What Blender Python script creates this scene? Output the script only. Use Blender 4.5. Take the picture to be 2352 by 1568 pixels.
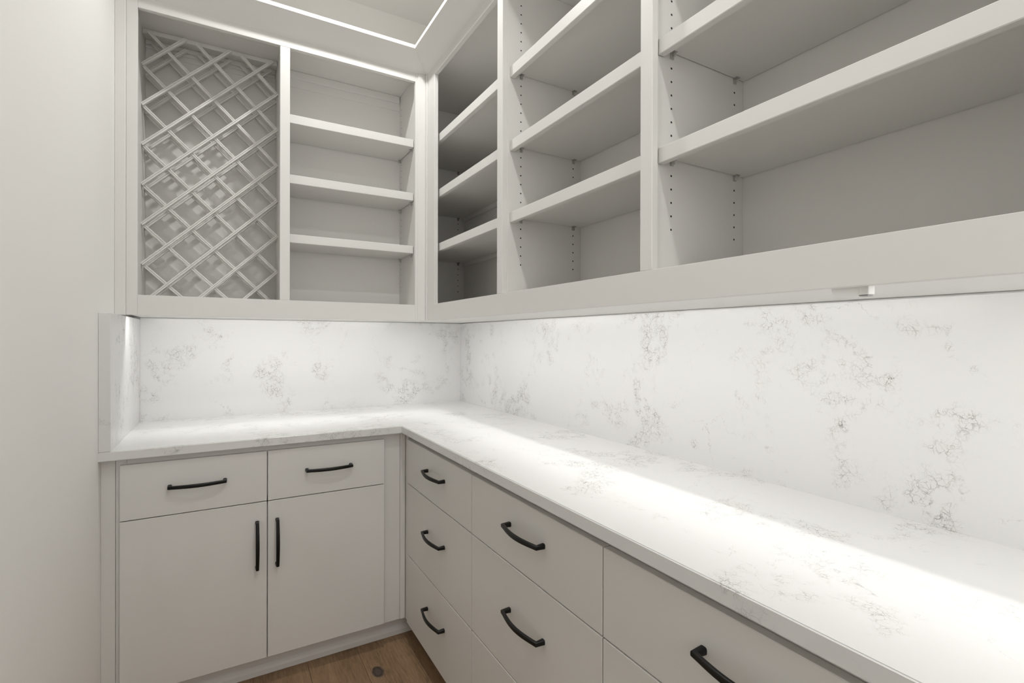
import bpy, bmesh, math, random
from mathutils import Vector, Matrix

for o in list(bpy.data.objects):
    bpy.data.objects.remove(o)
SC = bpy.context.scene
COL = SC.collection
R = math.radians

# ------------------------------------------------------------------ camera
F_PX, CX, CY = 1148.89, 1176.08, 777.61
YAW, PITCH, ROLL = R(30.0743), R(-0.1002), R(0.1302)
CAM = Vector((-1.2053, -2.6861, 1.2812))
fw = Vector((math.sin(YAW) * math.cos(PITCH), math.cos(YAW) * math.cos(PITCH), math.sin(PITCH)))
rt = Vector((math.cos(YAW), -math.sin(YAW), 0.0))
up = rt.cross(fw)
rt2 = rt * math.cos(ROLL) + up * math.sin(ROLL)
up2 = -rt * math.sin(ROLL) + up * math.cos(ROLL)
cam_d = bpy.data.cameras.new('camera')
cam = bpy.data.objects.new('camera', cam_d)
COL.objects.link(cam)
cam.matrix_world = Matrix(((rt2.x, up2.x, -fw.x, CAM.x), (rt2.y, up2.y, -fw.y, CAM.y), (rt2.z, up2.z, -fw.z, CAM.z), (0, 0, 0, 1)))
cam_d.sensor_fit = 'HORIZONTAL'
cam_d.sensor_width = 36.0
cam_d.lens = F_PX / 2352 * 36.0
cam_d.shift_x = -(CX - 1176) / 2352
cam_d.shift_y = (CY - 784) / 2352
cam_d.clip_start = 0.02
SC.camera = cam

# ------------------------------------------------------------------ world, light, exposure
W = bpy.data.worlds.new('world')
SC.world = W
W.use_nodes = True
bg = W.node_tree.nodes['Background']
bg.inputs[0].default_value = (1.0, 0.995, 0.98, 1)
bg.inputs[1].default_value = 2.8
SC.view_settings.view_transform = 'Standard'
SC.view_settings.look = 'None'
SC.view_settings.exposure = 0.13
SC.view_settings.gamma = 1.0
SC.view_settings.use_curve_mapping = False
SC.cycles.use_denoising = True
SC.cycles.max_bounces = 12
SC.cycles.diffuse_bounces = 7
SC.cycles.adaptive_threshold = 0.02
SC.cycles.sample_clamp_indirect = 4.0

WARM = (1.0, 0.995, 0.975)
LED_STRENGTH = 365.0


def spot(name, loc, watts, size=150, blend=0.6, rad=0.042):
    l = bpy.data.lights.new(name, 'SPOT')
    l.energy = watts
    l.color = WARM
    l.spot_size = R(size)
    l.spot_blend = blend
    l.shadow_soft_size = rad
    o = bpy.data.objects.new(name, l)
    COL.objects.link(o)
    o.location = loc
    return o


CEIL = 3.05
CANS = [(-0.745, -0.86, 48), (-0.745, -2.05, 32), (-0.745, -3.30, 32)]  # third entry is an unseen fill lamp added behind the camera
for cx_, cy_, w_ in CANS:
    spot('downlight_lamp', (cx_, cy_, CEIL - 0.012), w_)

# ------------------------------------------------------------------ materials
MATS = {}


def new_mat(name):
    m = bpy.data.materials.new(name)
    m.use_nodes = True
    MATS[name] = m
    return m, m.node_tree, m.node_tree.nodes, m.node_tree.links, m.node_tree.nodes['Principled BSDF']


def paint(name, col, rough=0.5, bump=0.0, scale=300.0, spec=0.35):
    m, nt, N, L, b = new_mat(name)
    b.inputs['Base Color'].default_value = (*col, 1)
    b.inputs['Roughness'].default_value = rough
    b.inputs['Specular IOR Level'].default_value = spec
    geo = N.new('ShaderNodeNewGeometry')
    nz = N.new('ShaderNodeTexNoise')
    nz.inputs['Scale'].default_value = scale
    nz.inputs['Detail'].default_value = 3
    L.new(geo.outputs['Position'], nz.inputs['Vector'])
    if bump:
        bp = N.new('ShaderNodeBump')
        bp.inputs['Strength'].default_value = bump
        bp.inputs['Distance'].default_value = 0.0006
        L.new(nz.outputs['Fac'], bp.inputs['Height'])
        L.new(bp.outputs[0], b.inputs['Normal'])
    return m


paint('cabinet_paint', (0.700, 0.690, 0.668), 0.42, 0.10, 220)
paint('underside_paint', (0.84, 0.83, 0.81), 0.45, 0.05, 220)
paint('wall_paint', (0.86, 0.85, 0.825), 0.75, 0.25, 260, 0.2)
paint('ceiling_paint', (0.86, 0.85, 0.83), 0.85, 0.1, 200, 0.1)
paint('trim_paint', (0.700, 0.690, 0.668), 0.42, 0.08, 220)
paint('carcass_dark', (0.11, 0.105, 0.095), 0.7)
paint('hole_dark', (0.012, 0.011, 0.010), 0.9)
paint('black_metal', (0.0035, 0.0035, 0.003), 0.40, 0.05, 500, 0.35)
paint('white_plastic', (0.80, 0.80, 0.78), 0.30)
paint('grey_plastic', (0.30, 0.30, 0.29), 0.40)

m, nt, N, L, b = new_mat('clear_plastic')
b.inputs['Base Color'].default_value = (0.62, 0.61, 0.59, 1)
b.inputs['Roughness'].default_value = 0.12
b.inputs['Alpha'].default_value = 0.42

m, nt, N, L, b = new_mat('led_glow')
b.inputs['Base Color'].default_value = (0.9, 0.9, 0.9, 1)
b.inputs['Emission Color'].default_value = (1.0, 0.99, 0.97, 1)
b.inputs['Emission Strength'].default_value = LED_STRENGTH

m, nt, N, L, b = new_mat('lamp_glow')
b.inputs['Base Color'].default_value = (0.9, 0.9, 0.9, 1)
b.inputs['Emission Color'].default_value = (*WARM, 1)
b.inputs['Emission Strength'].default_value = 8.0


def math_node(N, L, op, a, b=None, c=None, clamp=False):
    n = N.new('ShaderNodeMath')
    n.operation = op
    n.use_clamp = clamp
    for i, v in enumerate((a, b, c)):
        if v is None:
            continue
        if isinstance(v, (int, float)):
            n.inputs[i].default_value = v
        else:
            L.new(v, n.inputs[i])
    return n.outputs[0]


def smooth(N, L, val, lo, hi):
    n = N.new('ShaderNodeMapRange')
    n.interpolation_type = 'SMOOTHSTEP'
    n.inputs['From Min'].default_value = lo
    n.inputs['From Max'].default_value = hi
    L.new(val, n.inputs['Value'])
    return n.outputs['Result']


def quartz(name, amount=1.0, seed=0.0, rough=0.22):
    """white engineered stone: clusters of fine crackled grey veins on white"""
    m, nt, N, L, b = new_mat(name)
    geo = N.new('ShaderNodeNewGeometry')
    off = N.new('ShaderNodeVectorMath')
    off.operation = 'ADD'
    off.inputs[1].default_value = (seed, seed * 0.7, seed * 1.3)
    L.new(geo.outputs['Position'], off.inputs[0])
    P = off.outputs[0]

    def noise(scale, detail, rough_=0.6, vec=P, dist=0.0):
        n = N.new('ShaderNodeTexNoise')
        n.inputs['Scale'].default_value = scale
        n.inputs['Detail'].default_value = detail
        n.inputs['Roughness'].default_value = rough_
        n.inputs['Distortion'].default_value = dist
        L.new(vec, n.inputs['Vector'])
        return n

    def warp(amp, scale, detail):
        n = noise(scale, detail, 0.65)
        s = N.new('ShaderNodeVectorMath')
        s.operation = 'SUBTRACT'
        s.inputs[1].default_value = (0.5, 0.5, 0.5)
        L.new(n.outputs['Color'], s.inputs[0])
        k = N.new('ShaderNodeVectorMath')
        k.operation = 'SCALE'
        k.inputs['Scale'].default_value = amp
        L.new(s.outputs[0], k.inputs[0])
        a = N.new('ShaderNodeVectorMath')
        a.operation = 'ADD'
        L.new(P, a.inputs[0])
        L.new(k.outputs[0], a.inputs[1])
        return a.outputs[0]

    def crack(scale, vec, w):
        v = N.new('ShaderNodeTexVoronoi')
        v.feature = 'DISTANCE_TO_EDGE'
        v.inputs['Scale'].default_value = scale
        L.new(vec, v.inputs['Vector'])
        line = smooth(N, L, v.outputs['Distance'], w, 0.0)
        return line
    w1 = warp(0.032, 20, 6)
    w2 = warp(0.020, 42, 6)
    c1 = crack(40, w1, 0.034)
    c2 = crack(92, w2, 0.058)
    c3 = crack(4.0, warp(0.22, 5, 6), 0.0065)
    clus = smooth(N, L, noise(4.4, 4, 0.62, dist=0.4).outputs['Fac'], 0.50, 0.62)
    clus2 = smooth(N, L, noise(22, 3, 0.6).outputs['Fac'], 0.38, 0.56)
    broken = smooth(N, L, noise(75, 3, 0.6).outputs['Fac'], 0.38, 0.58)
    fine = math_node(N, L, 'MAXIMUM', c1, math_node(N, L, 'MULTIPLY', c2, 0.75))
    fine = math_node(N, L, 'MULTIPLY', fine, clus)
    fine = math_node(N, L, 'MULTIPLY', fine, clus2)
    fine = math_node(N, L, 'MULTIPLY', fine, math_node(N, L, 'MULTIPLY_ADD', broken, 0.6, 0.4))
    long_ = math_node(N, L, 'MULTIPLY', c3, smooth(N, L, noise(3.1, 3).outputs['Fac'], 0.50, 0.66))
    long_ = math_node(N, L, 'MULTIPLY', long_, math_node(N, L, 'MULTIPLY', broken, 0.42))
    vein = math_node(N, L, 'MAXIMUM', fine, long_)
    vein = math_node(N, L, 'MULTIPLY', vein, 0.92 * amount, clamp=True)
    haze = math_node(N, L, 'MULTIPLY', math_node(N, L, 'MULTIPLY', clus, clus2), 0.22 * amount)
    base = N.new('ShaderNodeMix')
    base.data_type = 'RGBA'
    base.inputs['A'].default_value = (0.695, 0.695, 0.689, 1)
    base.inputs['B'].default_value = (0.60, 0.59, 0.57, 1)
    L.new(haze, base.inputs['Factor'])
    mx = N.new('ShaderNodeMix')
    mx.data_type = 'RGBA'
    L.new(base.outputs['Result'], mx.inputs['A'])
    mx.inputs['B'].default_value = (0.16, 0.157, 0.15, 1)
    L.new(vein, mx.inputs['Factor'])
    L.new(mx.outputs['Result'], b.inputs['Base Color'])
    b.inputs['Roughness'].default_value = rough
    b.inputs['Specular IOR Level'].default_value = 0.45
    return m


quartz('quartz_splash', 1.0, 0.0, 0.25)
quartz('quartz_counter', 0.85, 5.3, 0.24)


def oak(name, knot=None):
    m, nt, N, L, b = new_mat(name)
    tc = N.new('ShaderNodeNewGeometry')
    info = N.new('ShaderNodeObjectInfo')
    rnd = math_node(N, L, 'MULTIPLY', info.outputs['Random'], 7.0)
    comb = N.new('ShaderNodeCombineXYZ')
    L.new(rnd, comb.inputs[0])
    L.new(rnd, comb.inputs[1])
    add = N.new('ShaderNodeVectorMath')
    add.operation = 'ADD'
    L.new(tc.outputs['Position'], add.inputs[0])
    L.new(comb.outputs[0], add.inputs[1])
    mp = N.new('ShaderNodeMapping')
    mp.inputs['Scale'].default_value = (1.0, 0.10, 1.0)
    L.new(add.outputs[0], mp.inputs['Vector'])
    vec = mp.outputs[0]
    dist = None
    if knot:
        sub = N.new('ShaderNodeVectorMath')
        sub.operation = 'SUBTRACT'
        sub.inputs[1].default_value = (knot[0], knot[1], 0)
        L.new(tc.outputs['Position'], sub.inputs[0])
        wn = N.new('ShaderNodeTexNoise')
        wn.inputs['Scale'].default_value = 60
        L.new(tc.outputs['Position'], wn.inputs['Vector'])
        ln = N.new('ShaderNodeVectorMath')
        ln.operation = 'LENGTH'
        sc_ = N.new('ShaderNodeMapping')
        sc_.inputs['Scale'].default_value = (1.0, 0.62, 0.0)
        L.new(sub.outputs[0], sc_.inputs['Vector'])
        L.new(sc_.outputs[0], ln.inputs[0])
        dist = math_node(N, L, 'ADD', ln.outputs['Value'], math_node(N, L, 'MULTIPLY', wn.outputs['Fac'], 0.010))
    grain = N.new('ShaderNodeTexNoise')
    grain.inputs['Scale'].default_value = 150
    grain.inputs['Detail'].default_value = 6
    grain.inputs['Roughness'].default_value = 0.65
    grain.inputs['Distortion'].default_value = 0.25
    L.new(vec, grain.inputs['Vector'])
    broad = N.new('ShaderNodeTexNoise')
    broad.inputs['Scale'].default_value = 14
    broad.inputs['Detail'].default_value = 3
    L.new(vec, broad.inputs['Vector'])
    f = math_node(N, L, 'ADD', math_node(N, L, 'MULTIPLY', grain.outputs['Fac'], 0.6), math_node(N, L, 'MULTIPLY', broad.outputs['Fac'], 0.4))
    if knot:
        rings = math_node(N, L, 'SINE', math_node(N, L, 'MULTIPLY', dist, 900.0))
        near = smooth(N, L, dist, 0.085, 0.02)
        f = math_node(N, L, 'ADD', f, math_node(N, L, 'MULTIPLY', math_node(N, L, 'MULTIPLY', rings, near), 0.06))
    cr = N.new('ShaderNodeValToRGB')
    cr.color_ramp.elements[0].position = 0.34
    cr.color_ramp.elements[0].color = (0.170, 0.103, 0.056, 1)
    cr.color_ramp.elements[1].position = 0.66
    cr.color_ramp.elements[1].color = (0.375, 0.250, 0.150, 1)
    L.new(f, cr.inputs['Fac'])
    tone = N.new('ShaderNodeMix')
    tone.data_type = 'RGBA'
    tone.blend_type = 'MULTIPLY'
    tone.inputs['Factor'].default_value = 1.0
    L.new(cr.outputs['Color'], tone.inputs['A'])
    tr = N.new('ShaderNodeValToRGB')
    tr.color_ramp.elements[0].color = (0.82, 0.80, 0.78, 1)
    tr.color_ramp.elements[1].color = (1, 1, 1, 1)
    L.new(info.outputs['Random'], tr.inputs['Fac'])
    L.new(tr.outputs['Color'], tone.inputs['B'])
    out = tone.outputs['Result']
    if knot:
        kc = N.new('ShaderNodeValToRGB')
        e = kc.color_ramp.elements
        e[0].position = 0.0
        e[0].color = (0.060, 0.048, 0.040, 1)
        e[1].position = 1.0
        e[1].color = (1, 1, 1, 1)
        for pos, col in ((0.30, (0.080, 0.062, 0.050, 1)), (0.52, (0.062, 0.048, 0.038, 1)), (0.60, (0.030, 0.022, 0.018, 1)), (0.68, (0.09, 0.065, 0.05, 1)), (0.80, (0.13, 0.085, 0.055, 1))):
            x = e.new(pos)
            x.color = col
        dk = math_node(N, L, 'DIVIDE', dist, 0.036, clamp=True)
        L.new(dk, kc.inputs['Fac'])
        mk = N.new('ShaderNodeMix')
        mk.data_type = 'RGBA'
        L.new(smooth(N, L, dist, 0.022, 0.032), mk.inputs['Factor'])
        L.new(kc.outputs['Color'], mk.inputs['A'])
        L.new(out, mk.inputs['B'])
        out = mk.outputs['Result']
    L.new(out, b.inputs['Base Color'])
    b.inputs['Roughness'].default_value = 0.5
    b.inputs['Specular IOR Level'].default_value = 0.3
    bp = N.new('ShaderNodeBump')
    bp.inputs['Strength'].default_value = 0.25
    bp.inputs['Distance'].default_value = 0.0006
    L.new(grain.outputs['Fac'], bp.inputs['Height'])
    L.new(bp.outputs[0], b.inputs['Normal'])
    return m


oak('oak')
oak('oak_knot', (-0.6876, -0.7711))

# ------------------------------------------------------------------ builders
POS = {}


def tag(o, label=None, cat=None, group=None, kind=None):
    if label:
        o['label'] = label
    if cat:
        o['category'] = cat
    if group:
        o['group'] = group
    if kind:
        o['kind'] = kind
    return o


def thing(name, base, label, cat, group=None):
    o = bpy.data.objects.new(name, None)
    COL.objects.link(o)
    o.empty_display_size = 0.05
    o.location = base
    POS[o.name] = Vector(base)
    return tag(o, label, cat, group)


class MB:
    """collects shapes in world coordinates; link() makes one mesh object"""

    def __init__(self):
        self.bm = bmesh.new()

    def box(self, a, b, bevel=0.0012, seg=1):
        lo = [min(a[i], b[i]) for i in range(3)]
        hi = [max(a[i], b[i]) for i in range(3)]
        r = bmesh.ops.create_cube(self.bm, size=1.0)
        vs = r['verts']
        for v in vs:
            v.co = Vector([(lo[i] + hi[i]) / 2 + v.co[i] * (hi[i] - lo[i]) for i in range(3)])
        if bevel:
            ed = {e for v in vs for e in v.link_edges}
            bmesh.ops.bevel(self.bm, geom=list(ed), offset=min(bevel, min(hi[i] - lo[i] for i in range(3)) * 0.3), segments=seg, affect='EDGES')
        return self

    def prism(self, pts, frm, to):
        """pts: closed outline, frm/to: functions mapping a 2d point to 3d at both ends"""
        A = [self.bm.verts.new(frm(*p)) for p in pts]
        B = [self.bm.verts.new(to(*p)) for p in pts]
        n = len(pts)
        for i in range(n):
            j = (i + 1) % n
            self.bm.faces.new((A[i], A[j], B[j], B[i]))
        self.bm.faces.new(A[::-1])
        self.bm.faces.new(B)
        return self

    def link(self, name, mat, parent=None, origin=None, smooth=False, kind=None, label=None):
        bmesh.ops.recalc_face_normals(self.bm, faces=self.bm.faces[:])
        if origin is None:
            cs = [v.co for v in self.bm.verts]
            origin = Vector([(min(c[i] for c in cs) + max(c[i] for c in cs)) / 2 for i in range(3)])
        origin = Vector(origin)
        for v in self.bm.verts:
            v.co -= origin
        me = bpy.data.meshes.new(name)
        self.bm.to_mesh(me)
        self.bm.free()
        me.materials.append(MATS[mat])
        if smooth:
            for p in me.polygons:
                p.use_smooth = True
        o = bpy.data.objects.new(name, me)
        COL.objects.link(o)
        place(o, origin, parent)
        if kind:
            o['kind'] = kind
        if label:
            o['label'] = label
        return o


def place(o, world, parent=None):
    world = Vector(world)
    if parent is not None:
        o.parent = parent
        o.location = world - POS[parent.name]
    else:
        o.location = world
    POS[o.name] = world


def copy_to(o, world, parent=None):
    c = o.copy()
    COL.objects.link(c)
    c.parent = None
    place(c, world, parent)
    return c


def bx(name, a, b, mat, parent=None, bevel=0.0012, **k):
    return MB().box(a, b, bevel).link(name, mat, parent, **k)


# ------------------------------------------------------------------ dimensions (metres), read off the photograph
XW = -1.546            # left wall
H = 0.914              # counter top
T = 0.0305             # counter thickness
CL, CR = 0.6593, 0.5602
ZB = 1.3628            # top of the stone splash
UL, UR = 0.3751, 0.3518   # faces of the upper cabinets
ZU, ZT, ZO = 1.3633, 2.5078, 1.4385
YEND = -3.30           # where the right-hand run ends, behind the camera
YBACK = -3.90

# ------------------------------------------------------------------ room shell
bx('wall_left', (XW - 0.1, YBACK, 0), (XW, 0.12, CEIL), 'wall_paint', bevel=0, kind='structure')
bx('wall_back', (XW - 0.1, 0.02, 0), (0.12, 0.12, CEIL), 'wall_paint', bevel=0, kind='structure')
bx('wall_right', (0.02, YBACK, 0), (0.12, 0.02, CEIL), 'wall_paint', bevel=0, kind='structure')
bx('ceiling', (XW - 0.1, YBACK - 0.1, CEIL), (0.12, 0.12, CEIL + 0.1), 'ceiling_paint', bevel=0, kind='structure')
# the wall behind the camera, with an unseen opening added to let fill light in
fr = MB()
fr.box((XW - 0.1, YBACK - 0.1, 0), (-1.40, YBACK, CEIL), 0)
fr.box((-0.40, YBACK - 0.1, 0), (0.12, YBACK, CEIL), 0)
fr.box((-1.40, YBACK - 0.1, 0), (-0.40, YBACK, 1.10), 0)
fr.box((-1.40, YBACK - 0.1, 2.30), (-0.40, YBACK, CEIL), 0)
fr.link('wall_front', 'wall_paint', kind='structure')
bx('baseboard_left', (XW, YBACK, 0), (XW + 0.014, -CL - 0.02, 0.12), 'trim_paint', kind='structure')

floor = bx('floor', (XW - 0.1, YBACK - 0.1, -0.06), (0.12, 0.12, -0.012), 'carcass_dark', bevel=0, kind='structure')
random.seed(4)
PW = 0.190
edge0 = -0.725
k0 = math.floor((XW - edge0) / PW)
x = edge0 + k0 * PW
cols = []
while x < -0.40:
    cols.append(x)
    x += PW
for i, x0 in enumerate(cols):
    y = -0.50
    first = True
    while y > YBACK:
        ln = random.choice((0.9, 1.2, 1.5, 1.8))
        if first:
            ln *= random.uniform(0.6, 1.0)
            first = False
        if abs(x0 - edge0) < 0.01 and y == -0.50:
            ln = 1.3
        y1 = max(y - ln, YBACK)
        dz = random.uniform(-0.0004, 0.0)
        m_ = 'oak_knot' if (x0 < -0.6876 < x0 + PW and y > -0.7711 > y1) else 'oak'
        p = bx('plank', (max(x0, XW) + 0.0006, y1 + 0.0003, -0.012), (x0 + PW - 0.0003, y - 0.0003, dz), m_, floor, 0.0006)
        y = y1

# recessed ceiling lights; the last one is an added fill lamp
for i, (cx_, cy_, w_) in enumerate(CANS):
    t = thing('recessed_ceiling_light', (cx_, cy_, CEIL), ('round white recessed ceiling light above the wine rack end of the pantry' if i == 0 else 'round white recessed ceiling light above the middle of the pantry aisle' if i == 1 else 'unseen round fill light added in the ceiling behind the camera'), 'ceiling light', 'recessed lights in the ceiling')
    mb = MB()
    n = 32
    ro, ri = 0.075, 0.055
    vo = [mb.bm.verts.new((cx_ + ro * math.cos(2 * math.pi * j / n), cy_ + ro * math.sin(2 * math.pi * j / n), CEIL - 0.002)) for j in range(n)]
    vi = [mb.bm.verts.new((cx_ + ri * math.cos(2 * math.pi * j / n), cy_ + ri * math.sin(2 * math.pi * j / n), CEIL - 0.007)) for j in range(n)]
    vt = [mb.bm.verts.new((cx_ + ro * math.cos(2 * math.pi * j / n), cy_ + ro * math.sin(2 * math.pi * j / n), CEIL)) for j in range(n)]
    for j in range(n):
        q = (j + 1) % n
        mb.bm.faces.new((vo[j], vo[q], vi[q], vi[j]))
        mb.bm.faces.new((vt[j], vt[q], vo[q], vo[j]))
    mb.link('trim_ring', 'white_plastic', t)
    mb = MB()
    bmesh.ops.create_circle(mb.bm, cap_ends=True, segments=32, radius=0.055, matrix=Matrix.Translation((cx_, cy_, CEIL - 0.004)))
    mb.link('lens', 'lamp_glow', t)


# ------------------------------------------------------------------ handles
def handle_mesh():
    """bow pull: u along the bar, v out from the face, w across; feet at u = +-0.080"""
    bm = bmesh.new()
    path = [(-0.0815, 0.0, 0.0066, 0.0066), (-0.0815, 0.0215, 0.0056, 0.0050)]
    n = 14
    for i in range(1, n):
        a = i / n
        u = -0.0815 + 0.163 * a
        v = 0.0215 + 0.0125 * math.sin(math.pi * a)
        path.append((u, v, 0.0056 + 0.0008 * math.sin(math.pi * a), 0.0042))
    path += [(0.0815, 0.0215, 0.0056, 0.0050), (0.0815, 0.0, 0.0066, 0.0066)]
    rings = []
    seg = 16
    for i, (u, v, hw, hd) in enumerate(path):
        p = Vector((u, v))
        d0 = (p - Vector(path[i - 1][:2])).normalized() if i else None
        d1 = (Vector(path[i + 1][:2]) - p).normalized() if i < len(path) - 1 else None
        if d0 is None:
            t, k = d1, 1.0
        elif d1 is None:
            t, k = d0, 1.0
        else:
            t = (d0 + d1).normalized()
            k = 1.0 / max(0.55, t.dot(d1))
        nrm = Vector((-t.y, t.x))
        ring = []
        for s in range(seg):
            a = 2 * math.pi * (s + 0.5) / seg
            c, s_ = math.cos(a), math.sin(a)
            e = 0.55
            cc = math.copysign(abs(c) ** e, c)
            ss = math.copysign(abs(s_) ** e, s_)
            q = p + nrm * (cc * hd * k)
            ring.append(bm.verts.new((q.x, q.y, ss * hw)))
        rings.append(ring)
    for a, b_ in zip(rings, rings[1:]):
        for s in range(seg):
            t_ = (s + 1) % seg
            bm.faces.new((a[s], a[t_], b_[t_], b_[s]))
    bm.faces.new(rings[0])
    bm.faces.new(rings[-1][::-1])
    bmesh.ops.recalc_face_normals(bm, faces=bm.faces[:])
    me = bpy.data.meshes.new('handle')
    bm.to_mesh(me)
    bm.free()
    me.materials.append(MATS['black_metal'])
    for p in me.polygons:
        p.use_smooth = True
    me.set_sharp_from_angle(angle=R(40))
    return me


HM = handle_mesh()


def handle(parent, world, udir, vdir):
    o = bpy.data.objects.new('handle', HM)
    COL.objects.link(o)
    place(o, world, parent)
    u, v = Vector(udir), Vector(vdir)
    w = u.cross(v)
    o.rotation_euler = Matrix(((u.x, v.x, w.x), (u.y, v.y, w.y), (u.z, v.z, w.z))).to_euler()
    o['label'] = 'black bow-shaped metal handle'
    return o


# ------------------------------------------------------------------ base cabinets
FL = CL - 0.024     # front face of the left drawers and doors (y = -FL)
FRX = CR - 0.024    # front face of the right-hand drawers (x = -FRX)
TH = 0.019
g = 0.0016          # half of the gap between two fronts
# left run
t = thing('base_cabinet', (-1.06, -0.35, 0), 'grey painted base cabinet with two doors and two drawers beneath the wine rack', 'cabinet')
yf = -(FL - TH)     # face frame front
bx('carcass', (-1.507, -0.02, 0.0895), (-0.56, yf + 0.02, H - T), 'cabinet_paint', t)
bx('stile', (-1.5075, yf + 0.019, 0.0895), (-1.478, yf, H - T - 0.0005), 'cabinet_paint', t)
bx('stile', (-0.650, yf + 0.019, 0.0895), (-0.554, yf, H - T - 0.0005), 'cabinet_paint', t)
bx('top_rail', (-1.478, yf + 0.019, 0.845), (-0.650, yf, H - T - 0.0005), 'cabinet_paint', t)
bx('middle_rail', (-1.478, yf + 0.019, 0.660), (-0.650, yf, 0.694), 'cabinet_paint', t)
bx('bottom_rail', (-1.478, yf + 0.019, 0.0895), (-0.650, yf, 0.118), 'cabinet_paint', t)
bx('centre_stile', (-1.080, yf + 0.019, 0.118), (-1.041, yf, 0.845), 'cabinet_paint', t)
bx('wall_filler', (XW, yf + 0.019, 0.0), (-1.5080, yf - 0.003, H - T - 0.0005), 'cabinet_paint', t, 0.0015)
bx('corner_strip', (-0.5535, yf + 0.019, 0.0895), (-0.5318, yf - 0.006, H - T - 0.0005), 'cabinet_paint', t, 0.003)
tk = bx('toe_kick', (XW, -0.560, 0), (-0.466, -0.545, 0.0895), 'cabinet_paint', t)
pf = [(0, 0), (0.012, 0), (0.012, 0.018), (0.009, 0.028), (0.004, 0.036), (0, 0.040)]
MB().prism(pf, lambda a, z: (XW, -0.560 - a, z), lambda a, z: (-0.472, -0.560 - a, z)).link('shoe_moulding', 'cabinet_paint', tk)
xl, xm, xr = -1.4952, -1.0605, -0.6255
for (a, b_) in ((xl, xm - g), (xm + g, xr)):
    dr = bx('drawer', (a, -FL + TH - 0.0005, 0.6765 + g), (b_, -FL, 0.861), 'cabinet_paint', t, 0.0014)
    handle(dr, ((xl + xm) / 2 if a == xl else (xm + xr) / 2, -FL, 0.774), (1, 0, 0), (0, -1, 0))
    do = bx('door', (a, -FL + TH - 0.0005, 0.0985), (b_, -FL, 0.6765 - g), 'cabinet_paint', t, 0.0014)
    handle(do, (-1.0945 if a == xl else -1.0275, -FL, 0.5215), (0, 0, 1), (0, -1, 0))

# right run: stacks of three drawers
YS = [-0.6565, -1.2825, -1.9000, -2.5320, -3.1600]
RZ = [(0.0900, 0.3760 - g), (0.3760 + g, 0.6735 - g), (0.6735 + g, 0.8570)]
LAB = ['narrow-looking stack of three drawers in the inner corner beside the two-door cabinet',
       'middle stack of three wide drawers beside the corner stack',
       'drawer stack beyond the middle one, its top handle cut off by the picture edge',
       'stack of three wide drawers at the far end of the long run']
for i in range(4):
    ya, yb = YS[i], YS[i + 1]
    t = thing('drawer_cabinet', (-0.28, (ya + yb) / 2, 0), LAB[i], 'cabinet', 'drawer stacks along the long run')
    y0 = ya if i else -0.654
    bx('carcass', (-0.02, y0 - 0.001, 0.0895), (-FRX + TH + 0.0015, yb + 0.001, H - T - 0.0005), 'cabinet_paint', t, 0.0005)
    if i == 0:
        bx('corner_filler', (-0.5305, -0.6100, 0.0895), (-0.5120, -0.6540, H - T - 0.0005), 'cabinet_paint', t)
    bx('toe_kick', (-0.461, -0.548 if i == 0 else ya, 0), (-0.446, yb, 0.0895), 'cabinet_paint', t)
    for z0, z1 in RZ:
        dr = bx('drawer', (-FRX + TH, ya - (g if i else 0), z0), (-FRX, yb + g, z1), 'cabinet_paint', t, 0.0014)
        hz = {0: 0.262, 1: 0.551, 2: 0.781}[RZ.index((z0, z1))]
        hy = (ya + yb) / 2 - 0.012
        handle(dr, (-FRX, hy, hz), (0, -1, 0), (-1, 0, 0))

# ------------------------------------------------------------------ countertop (L-shaped, mitred at the corner)
t = thing('countertop', (-0.9, -0.33, H - T), 'white veined quartz countertop running around the corner over grey drawers', 'countertop')
e = 0.00005


def slab(outline, name):
    mb = MB()
    mb.prism(outline, lambda a, b_: (a, b_, H - T), lambda a, b_: (a, b_, H))
    ed = []
    for x_ in mb.bm.edges:
        p0, p1 = x_.verts[0].co, x_.verts[1].co
        if abs(p0.z - p1.z) < 1e-6 and ((abs(p0.y + CL) < 1e-6 and abs(p1.y + CL) < 1e-6) or (abs(p0.x + CR) < 1e-3 and abs(p1.x + CR) < 1e-3)):
            ed.append(x_)
    bmesh.ops.bevel(mb.bm, geom=ed, offset=0.0022, segments=3, affect='EDGES')
    return mb.link(name, 'quartz_counter', t)


mit = Vector((CR, CL)).normalized()
slab([(XW, 0.018), (XW, -CL), (-CR - e, -CL), (-e, 0.018)], 'slab')
slab([(e, 0.018), (-CR + e, -CL), (-CR, YEND), (0.018, YEND), (0.018, 0.018)], 'slab')

# ------------------------------------------------------------------ stone splash
tag(bx('backsplash', (-1.5143, 0.0, H + 0.0001), (-0.0002, 0.0195, ZB), 'quartz_splash', bevel=0), 'white quartz splash panel beneath the wine rack and short shelves', 'backsplash', 'stone splash panels')
tag(bx('backsplash', (0.0, 0.0, H + 0.0001), (0.0195, YEND, ZB), 'quartz_splash', bevel=0), 'long white quartz splash panel with grey vein clusters beneath the long shelves', 'backsplash', 'stone splash panels')
tag(bx('backsplash', (XW + 0.0003, 0.0, H + 0.0001), (-1.5145, -CL, 1.3585), 'quartz_splash', bevel=0.0010), 'short white quartz side splash standing against the plain painted wall', 'backsplash', 'stone splash panels')

# ------------------------------------------------------------------ upper cabinets
FT = 0.019


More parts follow.
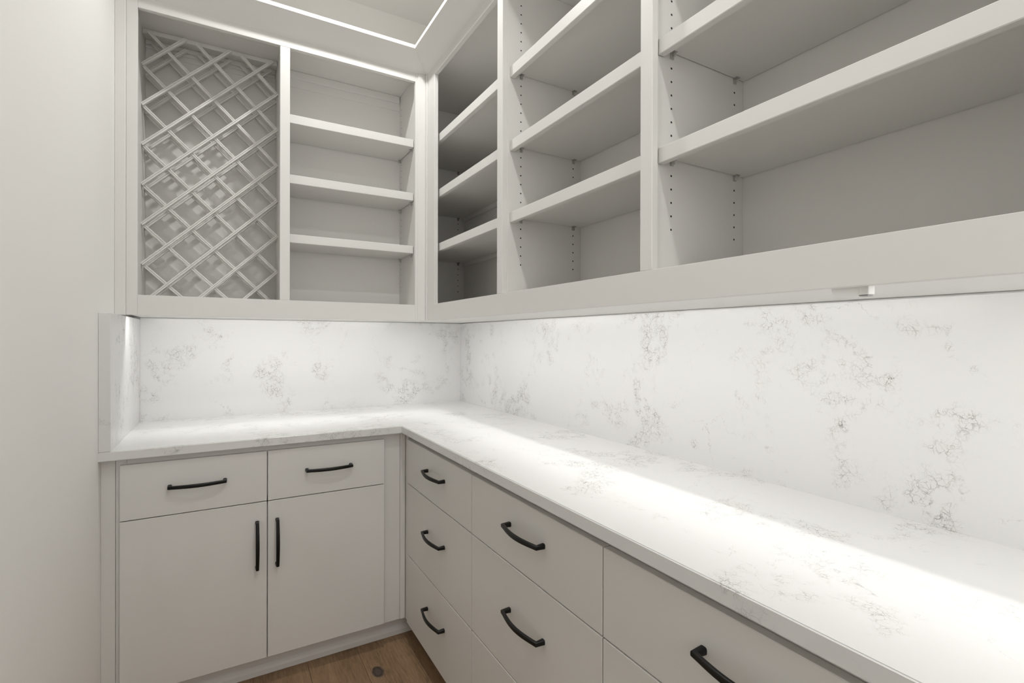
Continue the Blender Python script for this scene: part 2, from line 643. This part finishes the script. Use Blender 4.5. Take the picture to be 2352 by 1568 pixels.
def clip(parent, x_, y_, z_, dx, dy):
    """clear shelf support: post in the hole, ledge under the board; dx, dy point into the bay"""
    mb = MB()
    mb.box((x_ - 0.007 * (1 - abs(dx)), y_ - 0.007 * (1 - abs(dy)), z_ - 0.003), (x_ + 0.007 * (1 - abs(dx)) + dx * 0.013, y_ + 0.007 * (1 - abs(dy)) + dy * 0.013, z_), 0.0006)
    mb.box((x_ - 0.006 * (1 - abs(dx)), y_ - 0.006 * (1 - abs(dy)), z_ - 0.015), (x_ + 0.006 * (1 - abs(dx)) + dx * 0.003, y_ + 0.006 * (1 - abs(dy)) + dy * 0.003, z_ - 0.003), 0.0006)
    mb.box((x_ - 0.0015 * (1 - abs(dx)), y_ - 0.0015 * (1 - abs(dy)), z_ - 0.013), (x_ + 0.0015 * (1 - abs(dx)) + dx * 0.010, y_ + 0.0015 * (1 - abs(dy)) + dy * 0.010, z_ - 0.003), 0)
    return mb.link('shelf_clip', 'clear_plastic', parent)


def holes(parent, pts, nrm):
    mb = MB()
    n = Vector(nrm)
    q = n.to_track_quat('Z', 'Y').to_matrix().to_4x4()
    for p in pts:
        M = Matrix.Translation(Vector(p) + n * 0.0003) @ q
        bmesh.ops.create_circle(mb.bm, cap_ends=True, segments=10, radius=0.0027, matrix=M)
    return mb.link('pin_holes', 'hole_dark', parent, kind='stuff')


TOPZ = 2.550
# ---- short run: wine bay and shelf bay
t = thing('wall_cabinet', (-0.95, -0.19, ZU), 'open painted wall cabinet with wine rack bay and three short shelves', 'cabinet', 'open wall cabinets')
y0, y1 = -UL, -UL + FT
bx('stile', (-1.5136, y0, ZU), (-1.4790, y1, 2.600), 'cabinet_paint', t)
bx('stile', (-0.9964, y0, ZO), (-0.9578, y1, ZT), 'cabinet_paint', t)
bx('stile', (-0.4053, y0, ZU), (-0.3518, y1, 2.600), 'cabinet_paint', t)
bx('top_rail', (-1.4790, y0, ZT), (-0.4053, y1, 2.600), 'cabinet_paint', t)
bx('bottom_rail', (-1.4790, y0, ZU), (-0.4053, y1, ZO), 'cabinet_paint', t, 0.0006)
bx('wall_filler', (XW, y0 - 0.010, ZU - 0.001), (-1.5136, y1, 2.600), 'cabinet_paint', t, 0.002)
bx('corner_strip', (-0.3930, y0 - 0.004, ZU), (-0.3560, y0, 2.549), 'cabinet_paint', t, 0.0015)
sp_l = bx('side_panel', (-1.511, y1, ZU + 0.018), (-1.4920, 0.015, 2.60), 'cabinet_paint', t)
dv = bx('divider', (-0.9860, y1, ZO), (-0.9670, -0.008, TOPZ), 'cabinet_paint', t)
sp_r = bx('side_panel', (-0.3935, y1, ZO), (-0.3745, -0.008, TOPZ), 'cabinet_paint', t)
bx('back_panel', (-1.4920, -0.030, ZO), (-0.9860, -0.020, TOPZ), 'cabinet_paint', t, 0)
bp_ = bx('back_panel', (-0.9670, -0.090, ZO), (-0.3935, -0.080, TOPZ), 'cabinet_paint', t, 0)
bx('top_panel', (-1.4920, y1, TOPZ), (-0.3745, 0.015, TOPZ + 0.019), 'cabinet_paint', t, 0)
bx('floor_panel', (-1.4920, y1, ZO - 0.019), (-0.3745, -0.008, ZO), 'cabinet_paint', t, 0)
bx('underside_panel', (-1.5120, y1, ZU + 0.0036), (-0.0, 0.0195, ZU + 0.022), 'underside_paint', t, 0)
# fixing strips at the back, just under the top panel
bx('nailer', (-0.9670, -0.0900, 2.476), (-0.3935, -0.0935, TOPZ), 'cabinet_paint', t)
bx('nailer', (-0.9670, -0.0935, 2.514), (-0.3965, -0.1040, TOPZ - 0.0005), 'cabinet_paint', t)
bx('nailer', (-1.4920, -0.0300, 2.500), (-0.9860, -0.0340, TOPZ), 'cabinet_paint', t)
bx('nailer', (-1.4920, -0.0340, 2.522), (-0.9880, -0.0440, TOPZ - 0.0005), 'cabinet_paint', t)
LS = [(2.2490, 2.2110), (1.9880, 1.9500), (1.7295, 1.6925)]
for zt, zb_ in LS:
    s = bx('shelf', (-0.9650, -0.325, zb_), (-0.3965, -0.093, zt), 'cabinet_paint', t, 0.0015)
    clip(s, -0.3937, -0.118, zb_, -1, 0)
    clip(s, -0.3937, -0.290, zb_, -1, 0)
hz = [1.545 + 0.0321 * k for k in range(30)]
holes(sp_r, [(-0.3935, -0.118, z) for z in hz], (-1, 0, 0))

# ---- long run
t = thing('wall_cabinet', (-0.17, -1.85, ZU), 'long open painted wall cabinet with wide adjustable shelves above the long counter', 'cabinet', 'open wall cabinets')
x0, x1 = -UR, -UR + FT
ST = [(-0.3751, -0.4864), (-1.1019, -1.1423), (-1.8140, -1.8521), (-2.5600, -2.6000), (-3.26, -3.30)]
for i, (a, b_) in enumerate(ST):
    full = i in (0, 4)
    bx('stile', (x0, a, ZU if full else ZO), (x1, b_, 2.600 if full else ZT), 'cabinet_paint', t)
bx('top_rail', (x0, -0.4864, ZT), (x1, -3.26, 2.600), 'cabinet_paint', t)
bx('bottom_rail', (x0, -0.4864, ZU), (x1, -3.26, ZO), 'cabinet_paint', t, 0.0006)
bx('corner_strip', (x0 - 0.004, -0.3751, ZU), (x0, -0.3985, 2.549), 'cabinet_paint', t, 0.0015)
XB = -0.006
bx('back_panel', (XB, -0.040, ZO), (0.005, YEND, TOPZ), 'cabinet_paint', t, 0)
bx('top_panel', (x1, -0.040, TOPZ), (0.015, YEND, TOPZ + 0.019), 'cabinet_paint', t, 0)
bx('floor_panel', (x1, -0.040, ZO - 0.019), (0.0, YEND, ZO), 'cabinet_paint', t, 0)
bx('underside_panel', (x1, -0.357, ZU + 0.0036), (0.0195, YEND, ZU + 0.022), 'underside_paint', t, 0)
bx('corner_panel', (-0.3740, -0.3561, ZU + 0.022), (-0.3540, -0.0410, TOPZ), 'cabinet_paint', t, 0)
end_p = bx('side_panel', (-0.3540, -0.041, ZO), (XB, -0.060, TOPZ), 'cabinet_paint', t, 0)
dv2 = bx('divider', (x1, -1.1233, ZO), (XB, -1.1423, TOPZ), 'cabinet_paint', t)
dv3 = bx('divider', (x1 + 0.0004, -1.8210, ZO), (XB, -1.8400, TOPZ), 'cabinet_paint', t)
dv4 = bx('divider', (x1 + 0.0004, -2.5700, ZO), (XB, -2.5890, TOPZ), 'cabinet_paint', t)
bx('side_panel', (x1, -3.280, ZU + 0.026), (XB, -3.300, TOPZ), 'cabinet_paint', t)
BAYS = [(-0.060, -1.1233), (-1.1423, -1.8210), (-1.8400, -2.5700), (-2.5890, -3.2800)]
RS = [(2.2430, 2.2045), (1.9810, 1.9440), (1.7265, 1.6900)]
for bi, (ya, yb) in enumerate(BAYS):
    for zt, zb_ in RS:
        a, b_ = ya - 0.0022, yb + 0.0022
        s = bx('shelf', (-0.305, a, zt - 0.0190), (XB - 0.002, b_, zt), 'cabinet_paint', t, 0.0008)
        bx('nosing', (-0.3228, a, zb_), (-0.3040, b_, zt), 'cabinet_paint', s, 0.0014)
        zc = zt - 0.0190
        for xx in (-0.276, -0.0425):
            clip(s, xx, ya - 0.0003, zc, 0, -1)
            clip(s, xx, yb + 0.0003, zc, 0, 1)
        if bi == 0:
            bx('cleat', (XB - 0.016, a - 0.012, zc - 0.023), (XB - 0.0005, b_, zc), 'cabinet_paint', s)
hz = [1.5435 + 0.0321 * k for k in range(31)]
cols_ = (-0.2765, -0.0425)
holes(end_p, [(xx, -0.060, z) for z in hz for xx in cols_], (0, -1, 0))
holes(dv2, [(xx, -1.1423, z) for z in hz for xx in cols_], (0, -1, 0))
holes(dv3, [(xx, -1.8400, z - 0.003) for z in hz for xx in cols_], (0, -1, 0))
holes(dv4, [(xx, -2.5890, z) for z in hz for xx in cols_], (0, -1, 0))

# ------------------------------------------------------------------ crown moulding on top of the cabinets
K, Z0, Z1, Z2 = 0.0855, 2.549, 2.6155, 2.6315
prof = [(0.0, Z0)]
for i in range(1, 9):
    a = i / 8
    prof.append((K * a, Z0 + (Z1 - Z0) * (a - 0.045 * math.sin(math.pi * a))))
prof += [(K, Z2), (K - 0.012, Z2), (-0.019, Z2), (-0.019, Z0)]
MB().prism(prof, lambda a, z: (XW, -UL - a, z), lambda a, z: (-UR - a, -UL - a, z)).link('trim_1', 'trim_paint', kind='structure')
MB().prism(prof, lambda a, z: (-UR - a, -UL - a, z), lambda a, z: (-UR - a, YEND, z)).link('trim_2', 'trim_paint', kind='structure')

# ------------------------------------------------------------------ under-cabinet light
t = thing('led_strip', (-0.93, -0.35, ZU + 0.017), 'thin white light strip tucked behind the lower rail under the wine rack cabinet', 'light strip', 'light strips under the wall cabinets')
TP = [(0.0002, 0.0030), (0.0019, 0.0037), (0.0002, 0.0037)]   # behind the rail, above its lower edge; the lit side leans to the wall
YR, XR2 = -UL + FT, -UR + FT


def tape_left(a, b_, par):
    MB().prism(TP, lambda o_, z: (a, YR + o_, ZU + z), lambda o_, z: (b_, YR + o_, ZU + z)).link('diffuser', 'led_glow', par)


def tape_right(a, b_, par):
    MB().prism(TP, lambda o_, z: (XR2 + o_, a, ZU + z), lambda o_, z: (XR2 + o_, b_, ZU + z)).link('diffuser', 'led_glow', par)


tape_left(-1.500, -0.345, t)
t = thing('led_strip', (-0.33, -1.9, ZU + 0.017), 'thin white light strip tucked behind the lower rail under the long shelves', 'light strip', 'light strips under the wall cabinets')
tape_right(-0.360, -2.222, t)
tape_right(-2.345, -3.25, t)

t = thing('light_connector', (-0.321, -2.265, ZU), 'small white light fixture end hanging below the long shelves near the picture edge', 'light fixture')
ns = 10
outl = [(0.0, 0.0)] + [(0.018 * math.cos(math.pi / 2 * j / ns), -0.0155 * math.sin(math.pi / 2 * j / ns)) for j in range(ns + 1)]
MB().prism(outl, lambda a, z: (-0.331 + a * 0 + (0.018 - a), -2.2330, ZU + 0.002 + z), lambda a, z: (-0.331 + (0.018 - a), -2.2760, ZU + 0.002 + z)).link('lens', 'white_plastic', t)
bx('end_cap', (-0.3315, -2.2762, ZU - 0.0125), (-0.3120, -2.2890, ZU + 0.006), 'white_plastic', t, 0.001)
bx('contact_clip', (-0.3300, -2.2740, ZU - 0.0150), (-0.3140, -2.2870, ZU - 0.0128), 'grey_plastic', t, 0.0004)


# ------------------------------------------------------------------ wine rack: two lattices of grooved slats
def slat_mesh(length):
    """grooved slat along +u (x), width across z, depth along y (front at -y)"""
    w, d, gd, gw = 0.0062, 0.015, 0.0030, 0.0017
    pr = [(-w, 0), (-w, -d + 0.001), (-w + 0.001, -d), (-gw, -d), (-gw * 0.6, -d + gd), (gw * 0.6, -d + gd), (gw, -d), (w - 0.001, -d), (w, -d + 0.001), (w, 0)]
    bm = bmesh.new()
    A = [bm.verts.new((0, y_, z_)) for z_, y_ in pr]
    B = [bm.verts.new((length, y_, z_)) for z_, y_ in pr]
    n = len(pr)
    for i in range(n):
        j = (i + 1) % n
        bm.faces.new((A[i], A[j], B[j], B[i]))
    bm.faces.new(A[::-1])
    bm.faces.new(B)
    bmesh.ops.recalc_face_normals(bm, faces=bm.faces[:])
    me = bpy.data.meshes.new('slat')
    bm.to_mesh(me)
    bm.free()
    me.materials.append(MATS['cabinet_paint'])
    return me


t = thing('wine_rack', (-1.239, -0.12, ZO), 'painted diagonal lattice wine rack of two slatted grids inside the end bay', 'wine rack')
XL, XR_, ZL, ZH = -1.4905, -0.9875, ZO + 0.001, TOPZ - 0.016
M_ = 0.976
cache = {}
for yl in (-0.160, -0.072):
    for sgn in (1, -1):
        # lines z = c + sgn*M*(x - XL)
        if sgn == 1:
            c0 = 2.3885
            cs = [c0 - 0.1622 * k for k in range(-2, 10)]
            yo = yl
        else:
            c0 = 2.3930
            cs = [c0 - 0.1622 * k for k in range(-4, 8)]
            yo = yl + 0.0125
        for c in cs:
            xa, xb = XL, XR_
            za = c
            zb_ = c + sgn * M_ * (XR_ - XL)
            f = lambda z: XL + (z - c) / (sgn * M_)
            lo, hi = (ZL, ZH)
            if sgn == 1:
                if za < lo: xa = f(lo)
                if zb_ > hi: xb = f(hi)
            else:
                if za > hi: xa = f(hi)
                if zb_ < lo: xb = f(lo)
            if xb - xa < 0.03:
                continue
            zs, ze = c + sgn * M_ * (xa - XL), c + sgn * M_ * (xb - XL)
            ln = math.hypot(xb - xa, ze - zs)
            key = round(ln, 3)
            if key not in cache:
                cache[key] = slat_mesh(ln)
            o = bpy.data.objects.new('slat', cache[key])
            COL.objects.link(o)
            place(o, (xa, yo, zs), t)
            o.rotation_euler = (0, -math.atan2(ze - zs, xb - xa), 0)
    bx('head_rail', (XL, yl + 0.0260, ZH - 0.002), (XR_, yl + 0.0130, TOPZ - 0.0003), 'cabinet_paint', t)
